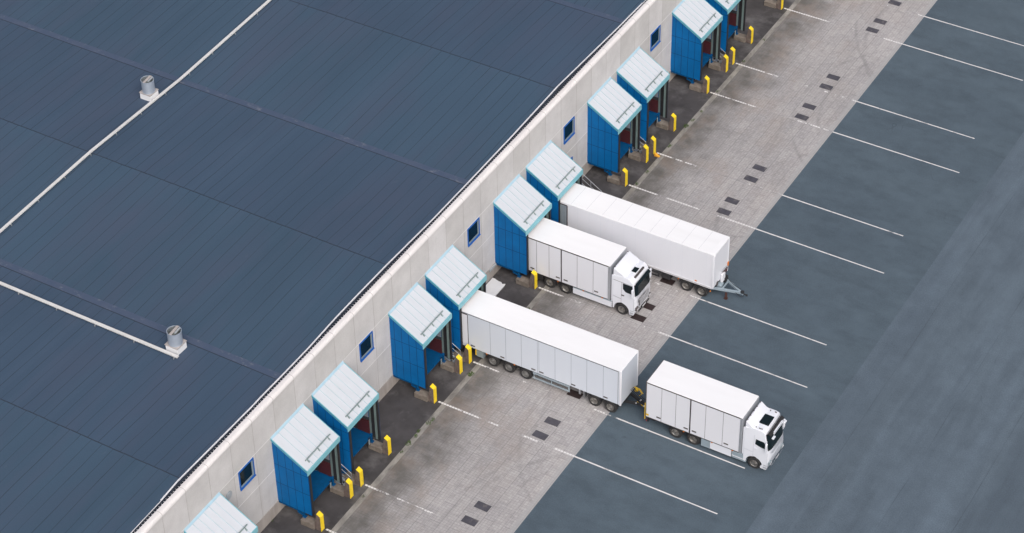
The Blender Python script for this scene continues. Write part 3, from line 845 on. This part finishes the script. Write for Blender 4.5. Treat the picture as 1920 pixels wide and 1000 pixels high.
        hl = hl.build('headlight', M['win_grey'] if style != 'flat' else M['latch'], c)
        B('lens', M['flash_white'], hl, (cf + .011, cf + .02, ya + .05, ya + .15, .78, .9), (cf + .011, cf + .02, ya + .2, ya + .3, .78, .9))
    # front details
    if style == 'flat':
        front_panel('grille', M['latch'], 1.0, 1.68, .72, .82, .016)
        for i in range(6):
            z = 1.05 + i * .12
            front_panel('grille_bar', M['cab_white'], z, z + .05, .74 + .015 * i, .745 + .015 * i, .05, c, 12, .04)
        front_panel('bumper', M['black'], .42, .62, .85, .85, .012)
        front_panel('number_plate', M['flash_white'], .55, .66, .26, .26, .03, c, 2)
        front_panel('bonnet_line', M['seam_grey'], 2.02, 2.04, 1.05, 1.05, .006)
        for i in range(9):
            y = -.62 + i * .155
            B('roof_lamp', M['latch'], c, (cf - .5, cf - .36, y - .05, y + .05, 3.5, 3.62))
        m = MB()
        m.prism([(cf - .2, 3.2), (cf + .02, 3.1), (cf + .02, 3.14), (cf - .2, 3.26)], -1.0, 1.0, 'y'); m.build('sun_visor', M['glass'], c)
        B('roof_hatch', M['glass'], c, (cf - .95, cf - .58, -.28, .28, 3.655, 3.69))
        pass
    else:
        front_panel('front_panel_line', M['seam_grey'], 1.78, 1.81, .95, .95, .006)
        front_panel('front_panel_line', M['vent'], 1.68, 1.72, .8, .8, .006)
        front_panel('badge_bar', M['vent'], 2.02, 2.06, .5, .5, .01, c, 4)
        front_panel('front_panel_line', M['seam_grey'], 1.2, 1.23, .85, .85, .006)
        front_panel('bumper', M['seam_grey'], .58, .61, .95, .95, .01)
        front_panel('number_plate', M['flash_white'], .66, .77, .26, .26, .03, c, 2)
        # dark visor with a white centre and two lamps
        v = MB(); v.prism([(cf - .32, 3.56), (cf - .1, 3.42), (cf - .08, 3.46), (cf - .3, 3.62)], -1.06, 1.06, 'y'); v = v.build('sun_visor', M['black'], c)
        B('visor_centre', M['cab_white'], v, (cf - .12, cf - .03, -.62, .72, 3.3, 3.52))
        for y in (-.8, .98):
            l = MB(); l.box(cf - .05, cf + .12, y - .24, y + .1, 3.2, 3.32); l.bevel(.03, 2); l.build('work_lamp', M['cab_white'], v)
        B('roof_hatch', M['glass'], c, (cf - 1.3, cf - .58, -.5, .5, 3.74, 3.765))
        pass
        for x, y in ((cf - 1.45, -.95), (cf - 1.25, -1.0), (cf - 1.0, -1.0), (cf - .9, -1.0), (cf - .8, -1.0), (cf - 1.1, .95), (cf - .75, .98), (cf - .68, .98)):
            B('roof_lamp', M['latch'], c, (x - .03, x + .03, y - .03, y + .03, 3.72, 3.8))
    # roof spoiler: sloping deflector with closed sides
    zt = 4.2 if style == 'flat' else 4.12
    ln_ = 1.0 if style == 'flat' else .85
    m = MB(); m.prism([(cb + .0, 3.5), (cb + .02, zt - .02), (cb + .1, zt), (cb + ln_ * .55, zt - (.24 if style == 'flat' else .3)), (cb + ln_, 3.72), (cb + ln_, 3.6)], -1.16, 1.16, 'y')
    m.bevel(.06, 3, lambda e: min(e.verts[0].co.z, e.verts[1].co.z) > 3.65 and abs(e.verts[0].co.y - e.verts[1].co.y) < 1e-4, .6)
    sp_ = m.build('roof_spoiler', M['cab_white'], c, True)
    for i in range(5 if style != 'flat' else 2):
        y = -1.0 + i * (.5 if style != 'flat' else 2.0); B('spoiler_lamp', M['latch'], c, (cb + .0, cb + .07, y - .03, y + .03, zt + .003, zt + .06))
    # inside dark volume behind wheels, side fairing at the back of cab
    for s in (-1, 1):
        y0, y1 = sorted((s * 1.1, s * 1.22))
        B('side_fairing', M['cab_white'], c, (cb - .12, cb - .005, y0, y1, 1.0, 3.5))
    return c

def rigid(name, loc, label, L, z0, z1, seams, thick, lat, style, cb, cf, wx, wc):
    r = thing(name, loc, label, 'truck', 'white rigid trucks at the docks')
    body = box_body(r, L, z0, z1, seams, thick, M, True)
    latches(body, lat, z0 + .33); markers(body, [x for x in (3.0, L - .6, 5.2)], z0 - .06)
    # front frame of the box and grey corner posts
    m = MB(); m.box(L + .002, L + .05, -HW, HW, z0, z1 - .05); m.bevel(.015, 1); m.build('front_frame', M['grey_frame'], body)
    B('corner_post', M['grey_frame'], body, (L - .14, L + .03, -HW - .016, -HW - .001, z0, z1 - .06))
    B('corner_post', M['grey_frame'], body, (L - .14, L + .03, HW + .001, HW + .016, z0, z1 - .06))
    B('rear_frame', M['latch'], body, (-.06, -.001, -HW, HW, z0 - .1, z1 - .02))
    ch = B('chassis', M['chassis'], r, (.1, cf - .5, -.45, .45, .55, z0 - .005), (.0, .15, -1.15, 1.15, .45, .6), (.2, .6, -1.0, 1.0, .6, z0 - .02), (cb - .1, cf - .3, -.85, .85, .4, 1.0))
    for x in (wx[0], wx[1], wc): B('axle', M['chassis'], ch, (x - .09, x + .09, -.98, .98, .42, .6))
    for y in (-1.05, 1.05): B('tail_lamp', M['red'], ch, (-.02, -.001, y - .12, y + .12, .46, .58))
    for x in wx: axle(r, x, 1.22, 'rim', deep=(x == wx[1])); fender(r, x, 1.22)
    axle(r, wc, 1.22, 'rim')
    cab(r, style, cb, cf, wc)
    return r
# truck in the dock
E_ = rigid('rigid_truck', (2.2, 29.35 + HW, 0), 'white rigid box truck backed into a dock, flat cab facing the yard', 7.43, 1.05, 4.34,
           [1.16, 2.24, 3.3, 4.66, 6.03], [3.3], [.78, 3.0, 3.68, 6.3], 'flat', 7.68, 9.66, (2.26, 3.63), 8.45)
for s in (-1, 1):
    y0, y1 = sorted((s * 1.2, s * 1.26))
    B('side_skirt', M['cab_white'], E_, (4.3, 7.62, y0, y1, .38, .9)); 
    B('skirt_trim', M['side_guard'], E_, (4.3, 7.62, y0, y1, .905, 1.0))
    B('toolbox', M['chassis'], E_, (1.15, 1.65, *sorted((s * .85, s * 1.24)), .5, 1.0))
# truck out in the yard
Q_ = rigid('rigid_truck', (17.86, 19.69 + HW, 0), 'white rigid box truck standing in the yard, coupled ahead of the long trailer', 7.4, 1.03, 4.37,
           [1.2, 2.32, 3.45, 4.63, 5.98], [3.45], [1.0, 3.15, 3.8, 6.28], 'round', 7.62, 9.6, (2.33, 3.74), 8.46)
for s in (-1, 1):
    y0, y1 = sorted((s * 1.18, s * 1.25))
    tb = B('toolbox', M['side_guard'], Q_, (4.36, 5.06, *sorted((s * .7, s * 1.24)), .26, .93))
    B('side_skirt', M['cab_white'], Q_, (5.07, 6.7, y0, y1, .3, .96))
    tk = B('fuel_tank', M['side_guard'], Q_, (6.74, 7.84, *sorted((s * .7, s * 1.24)), .28, .9), bevel=.03)
    B('tank_strap', M['flash_white'], tk, (6.76, 7.82, *sorted((s * 1.241, s * 1.255)), .48, .54))
B('reflector_strip', M['tape'], Q_, (-.075, -.062, -HW, -HW + .06, .75, 2.3), (-.1, -.062, -HW - .03, -HW - .002, .75, 2.3), (.01, .22, -HW - .008, -HW - .001, 1.16, 1.33))

def trailer_body(r, L, z0, z1, hw):
    pass
# long semi-trailer on a dolly
D_ = thing('semi_trailer', (2.22, 19.7 + HW, 0), 'long white box semi-trailer backed into a dock, its front on a dolly', 'trailer')
sD = [2.85, 4.15, 5.46, 6.8, 6.92, 8.25, 9.57, 10.85, 12.18]
bd = box_body(D_, 13.6, 1.08, 4.37, sD, [], M, False, paint='white_panel_blue')
B('top_rail', M['seam'], bd, (.02, 13.4, -HW - .02, -HW - .001, 4.25, 4.285), (.02, 13.4, HW + .001, HW + .02, 4.25, 4.285))
latches(bd, [1.35, 3.85, 6.45, 7.12, 9.75, 12.38], 1.32)
for a_, b_ in ((-HW - .02, -HW + .12), (HW - .12, HW + .02)):
    m = MB(); m.box(13.45, 13.63, a_, b_, 1.02, 4.3); m.bevel(.05, 3); m.build('corner_post', M['white'], bd, True)
B('front_line', M['seam'], bd, (13.36, 13.385, -HW - .006, -HW - .001, 1.1, 4.24))
rd = B('rear_door', M['white'], bd, (.0, .98, -HW - .07, -HW - .022, 1.12, 4.2)); B('door_edge', M['seam'], rd, (.981, 1.0, -HW - .072, -HW - .02, 1.14, 4.2), (.1, .97, -HW - .075, -HW - .022, 4.202, 4.23))
ch = B('chassis', M['chassis'], D_, (.1, 13.2, -.5, .5, .75, 1.07), (.0, .15, -1.15, 1.15, .5, .65), (.3, 6.6, -.95, .95, .85, 1.05))
B('bumper_pad', M['tape'], ch, (1.5, 1.6, -1.22, -1.1, .45, 1.0))
B('toolbox', M['win_grey'], D_, (1.62, 2.2, -1.24, -.75, .42, 1.0)); B('toolbox', M['win_grey'], D_, (1.62, 2.2, .75, 1.24, .42, 1.0))
for x in (3.0, 4.35, 5.75):
    axle(D_, x, 1.24, 'rim_grey'); fender(D_, x, 1.22); B('axle', M['chassis'], ch, (x - .09, x + .09, -.98, .98, .42, .6))
for x in (2.5, 4.85): B('marker_lamp', M['orange'], bd, (x - .05, x + .05, -HW - .02, -HW + .02, 1.0, 1.06))
for s in (-1, 1):
    y0, y1 = sorted((s * 1.19, s * 1.24))
    B('side_guard', M['side_guard'], D_, (6.38, 9.42, y0, y1, .84, .99), (6.36, 9.42, y0, y1, .4, .52), (9.3, 9.42, y0, y1, .521, .839), (6.45, 6.5, y0, y1, .521, .839), (7.9, 7.95, y0, y1, .521, .839))
    B('landing_leg', M['grey_frame'], D_, (10.0, 10.14, *sorted((s * .75, s * .9)), .25, 1.0)); B('number_holder', M['grey_frame'], D_, (10.55, 10.64, *sorted((s * 1.1, s * 1.22)), .35, 1.06))
dl = thing('trailer_dolly', (15.83, 19.7 + HW, 0), 'black two-axle dolly with drawbar under the front of the long trailer', 'dolly')
fr = B('frame', M['chassis'], dl, (-3.0, -.1, -.55, .55, .7, 1.0), (-2.9, -.2, -1.1, 1.1, .98, 1.06))
m = MB(); m.bar((-.1, -.45, .8), (1.3, 0, .72), .16, .18); m.bar((-.1, .45, .8), (1.3, 0, .72), .16, .18); m.bar((1.2, 0, .72), (2.0, 0, .7), .16, .16)
db = m.build('drawbar', M['chassis'], dl)
m = MB(); m.lathe([(.1, -.05), (.1, .05)], 'z', 16, (1.95, 0, .7)); m.build('towing_eye', M['steel'], db)
for x in (-2.17, -.85):
    axle(dl, x, 1.24, 'rim'); fender(dl, x, 1.22); B('axle', M['chassis'], fr, (x - .09, x + .09, -.98, .98, .42, .6))
B('mud_flap', M['chassis'], dl, (-3.02, -2.98, -1.24, -.9, .35, .95)); B('mud_flap', M['chassis'], dl, (-3.02, -2.98, .9, 1.24, .35, .95))
for y in (-.1, .05, .2):
    m = MB(); m.tube([(.05, .25 + y, 1.5), (.5, .25 + y, 1.15), (1.0, .1 + y, .92), (1.5, .05 + y, .95), (1.98, y, 1.05)], .022); m.build('air_hose', M['black'], dl)
m = MB(); m.tube([(.05, .6, 1.4), (.4, .72, 1.25), (.75, .55, 1.08), (.6, .35, .98)], .026); m.tube([(.1, .7, 1.35), (.45, .8, 1.2), (.8, .62, 1.05)], .022); m.tube([(.7, -.1, .85), (1.3, -.2, .7), (1.9, -.3, .8)], .02)
m.build('coiled_cable', M['tape'], dl)
B('valve_box', M['tape'], dl, (.1, .35, .6, .8, 1.0, 1.15), bevel=.03)
for bx in ((.85, .95, .02, .12, .88, .96), (1.3, 1.38, -.3, -.2, .8, .88), (1.6, 1.68, -.2, -.12, .82, .9), (.7, .76, -.35, -.28, .86, .92)): B('coupling_head', M['flash_white'], dl, bx)

# uncoupled trailer with an A-frame drawbar
F_ = thing('drawbar_trailer', (2.22, 34.12 + HW, 0), 'white box trailer left uncoupled in a dock, its drawbar pointing into the yard', 'trailer')
hwF = 1.265
bf = box_body(F_, 13.63, 1.2, 4.43, [], [], M, False, hw=hwF)
for i in range(1, 10): B('roof_seam', M['seam_grey'], bf, (i * 1.36 - .006, i * 1.36 + .006, -1.2, 1.2, 4.4305, 4.434))
m = MB()
for i in range(1, 14): m.box(i - .01, i + .01, -hwF - .004, -hwF - .001, 1.3, 4.35)
m.build('panel_joint', M['cab_white'], bf)
B('bottom_rail', M['flash_white'], bf, (.02, 13.5, -hwF - .03, -hwF - .001, 1.2, 1.28), (.02, 13.5, -hwF - .022, -hwF - .001, 1.1, 1.15))
for a_, b_ in ((-hwF - .015, -hwF + .16), (hwF - .16, hwF + .015)):
    m = MB(); m.box(13.42, 13.66, a_, b_, 1.15, 4.4); m.bevel(.05, 3); m.build('corner_post', M['white'], bf, True)
m = MB(); m.prism([(-hwF, 4.37), (hwF, 4.37), (hwF - .18, 4.445), (-hwF + .18, 4.445)], 13.25, 13.66, 'x'); m.build('front_cap', M['white_roof'], bf)
rd = B('rear_door', M['steel'], bf, (.1, 1.1, -hwF - .09, -hwF - .032, 1.3, 4.25))
B('door_rib', M['side_guard'], rd, *[(.15 + i * .13, .19 + i * .13, -hwF - .12, -hwF - .091, 1.35, 4.2) for i in range(7)]); B('door_edge', M['seam'], rd, (1.101, 1.14, -hwF - .1, -hwF - .03, 1.3, 4.25), (.1, 1.1, -hwF - .095, -hwF - .03, 4.251, 4.28))
B('warning_mark', M['orange'], bf, (12.1, 12.28, -hwF - .006, -hwF - .001, 1.33, 1.45))
ch = B('chassis', M['chassis'], F_, (.1, 13.3, -.5, .5, .75, 1.19), (.0, .15, -1.15, 1.15, .5, .65), (8.6, 9.2, .6, 1.1, .45, 1.1), (11.0, 13.2, -1.1, 1.1, 1.0, 1.1))
for x in (3.0, 4.35, 11.36, 12.67):
    axle(F_, x, 1.24, 'rim', deep=True); fender(F_, x, 1.22); B('axle', M['chassis'], ch, (x - .09, x + .09, -.98, .98, .42, .6))
B('marker_lamp', M['orange'], ch, (10.68, 10.76, -1.25, -1.2, .9, .98)); B('marker_lamp', M['orange'], ch, (13.35, 13.42, -1.2, -1.1, .72, .8))
B('side_guard', M['chassis'], F_, (6.0, 9.1, -1.24, -1.2, .75, .85), (6.0, 9.1, -1.24, -1.2, .42, .52), (9.0, 9.1, -1.24, -1.2, .521, .749))
B('toolbox', M['chassis'], F_, (9.3, 10.0, -1.2, -.7, .45, 1.05))
m = MB()
m.bar((13.3, -.85, .85), (15.35, -.03, .62), .15, .17); m.bar((13.3, .85, .85), (15.35, .03, .62), .15, .17); m.bar((14.05, -.52, .78), (14.05, .52, .78), .1, .1)
m.bar((15.25, 0, .62), (15.6, 0, .58), .2, .16)
db = m.build('drawbar', M['side_guard'], F_)
m = MB(); m.tube([(15.55, 0, .58), (15.78, 0, .56)], .05); m.lathe([(.09, -.04), (.09, .04)], 'z', 16, (15.86, 0, .55)); m.lathe([(.15, 0), (.15, .1)], 'z', 16, (15.5, 0, .66)); m.build('towing_eye', M['chassis'], db)
m = MB(); m.tube([(14.6, -.3, .75), (15.1, -.22, .6), (15.45, -.25, .45), (15.6, -.18, .4), (15.68, -.05, .5)], .02); m.tube([(13.75, .5, 1.55), (14.1, .4, 1.1), (14.6, .3, .85), (15.3, .12, .8)], .02); m.build('air_hose', M['black'], db)
lg = MB(); lg.box(14.35, 14.5, -.62, -.5, .1, .6); lg.box(14.3, 14.55, -.68, -.44, .02, .1); lg.build('prop_leg', M['rust'], db)
fb = B('front_box', M['white'], F_, (13.66, 13.85, -.1, .4, 1.0, 1.75), bevel=.03)
m = MB()
for i in range(5): m.tube([(13.7, .15 + i * .12, 1.78), (13.86, .2 + i * .13, 2.0 + .05 * (i % 2)), (13.8, .35 + i * .1, 1.7), (13.72, .5 + i * .06, 1.35)], .022)
m.build('coiled_cable', M['maroon'], F_)
B('cable_holder', M['vent'], F_, (13.661, 13.74, .1, .85, 1.82, 1.95))
B('reflector', M['latch'], F_, (13.661, 13.68, -.75, -.45, 1.05, 1.4))
B('marker_lamp', M['orange'], F_, (13.661, 13.72, 1.05, 1.2, 1.75, 2.1)); B('marker_lamp', M['orange'], F_, (13.75, 13.85, .68, .8, 1.0, 1.1))
B('valve_box', M['chassis'], F_, (13.6, 13.95, .25, .7, .8, 1.2)); B('air_tank', M['side_guard'], F_, (13.5, 13.9, -.4, .1, .6, .95), bevel=.08)

# ------------------------------------------------------------------ small things on the ground
def white_sheet():
    m = MB()
    n = 3
    for i in range(n):
        x0 = .12 + i * .42; d = (.22, 0.02, -.12)[i]
        m.prism([(x0, 25.0), (x0 + .4, 25.0), (x0 + .4, 28.05 + d * .3), (x0 + .2, 28.2 - .15 * i), (x0, 28.1 + d * .4)], .01 + .02 * i, .07 + .02 * i, 'z')
        m.box(x0 + .4, x0 + .42, 25.02, 27.9, .02, .05 + .02 * i)
    return m.build('ribbed_sheet', M['sheet'])
tag(white_sheet(), 'pale ribbed sheet lying on the apron by the wall beside the long trailer', 'sheet')
m = MB(); m.prism([(3.7, .0), (4.15, .0), (4.12, .06), (3.78, .24), (3.7, .24)], 47.75, 47.98, 'y'); m.bevel(.015, 2)
tag(m.build('wheel_chock', M['chock']), 'orange wheel chock lying at the foot of a guard post past the trailers', 'wheel chock')
# weeds in the joint along the apron
m = MB()
def tuft(cx, cy, n, s):
    for _ in range(n):
        a = random.uniform(0, 2 * PI); r = s * math.sqrt(random.random()); x, y = cx + .7 * r * math.cos(a), cy + r * math.sin(a)
        h = random.uniform(.04, .13); d = random.uniform(0, 2 * PI); w = random.uniform(.015, .035)
        u = Vector((math.cos(d), math.sin(d), 0)); p = Vector((x, y, .003)); q = p + u.cross(Vector((0, 0, 1))) * w
        tip = p + u * h * random.uniform(.4, 1.3) + Vector((0, 0, h))
        m.bm.faces.new([m.bm.verts.new(p), m.bm.verts.new(q), m.bm.verts.new(tip + (q - p) * .4), m.bm.verts.new(tip)])
for cx, cy, n, s in ((4.25, 18.2, 130, .3), (4.2, 8.9, 25, .15), (4.15, 9.9, 60, .28), (4.2, 10.8, 40, .2), (4.12, 11.3, 60, .16), (4.3, 12.3, 50, .25), (4.35, 12.8, 40, .2), (4.2, 4.0, 18, .14),
                     (4.25, 24.0, 60, .25), (4.3, 24.9, 80, .3), (4.2, 25.7, 60, .25), (4.3, 26.4, 50, .2), (4.2, 38.6, 60, .25), (4.3, 39.6, 60, .3), (4.25, 43.8, 30, .15), (4.2, 45.6, 35, .2), (4.2, 49.5, 40, .22),
                     (4.1, 52.6, 90, .28), (4.2, 53.6, 40, .2), (4.3, 55.0, 25, .15), (4.2, 58.2, 25, .15), (4.2, 63.2, 30, .18), (.12, -1.0, 14, .1), (4.3, 67, 25, .2), (3.4, 19.6, 10, .08)):
    tuft(cx, cy, n, s)
tag(m.build('weeds', M['weed']), kind='stuff')

# ------------------------------------------------------------------ light, sky, camera
SUN_EL, SUN_AZ = math.radians(46), math.radians(-45)     # azimuth of the sun in the xy plane, from +x
sd = Vector((math.cos(SUN_EL) * math.cos(SUN_AZ), math.cos(SUN_EL) * math.sin(SUN_AZ), math.sin(SUN_EL)))
w = bpy.data.worlds.new('World'); scene.world = w; w.use_nodes = True
nt = w.node_tree; bg = nt.nodes['Background']
sky = nt.nodes.new('ShaderNodeTexSky'); sky.sky_type = 'NISHITA'; sky.sun_disc = False
sky.sun_elevation = SUN_EL; sky.sun_rotation = math.atan2(sd.x, sd.y)
sky.air_density = 1.0; sky.dust_density = 7.0; sky.ozone_density = 1.0
hs = nt.nodes.new('ShaderNodeHueSaturation'); hs.inputs['Saturation'].default_value = .66
nt.links.new(sky.outputs[0], hs.inputs['Color']); nt.links.new(hs.outputs[0], bg.inputs['Color'])
bg.inputs['Strength'].default_value = .13
L = bpy.data.lights.new('sun', 'SUN'); L.energy = 1.2; L.angle = math.radians(50); L.color = (1, .985, .97)
lo = bpy.data.objects.new('sun', L); COL.objects.link(lo); lo.location = (40, -40, 80)
lo.rotation_euler = sd.to_track_quat('Z', 'Y').to_euler()

cam = bpy.data.cameras.new('camera'); co = bpy.data.objects.new('camera', cam); COL.objects.link(co)
co.location = (71.0129, -85.4845, 114.9297); co.rotation_euler = (.8665, .0154, .5331)
cam.sensor_width = 36; cam.lens = 4333.3352 / 1920 * 36
cam.shift_x = -.8144 / 1920; cam.shift_y = .4104 / 1920
cam.clip_start = 1; cam.clip_end = 3000
scene.camera = co
scene.view_settings.view_transform = 'Standard'; scene.view_settings.look = 'None'
scene.view_settings.exposure = 0.0; scene.view_settings.gamma = 1
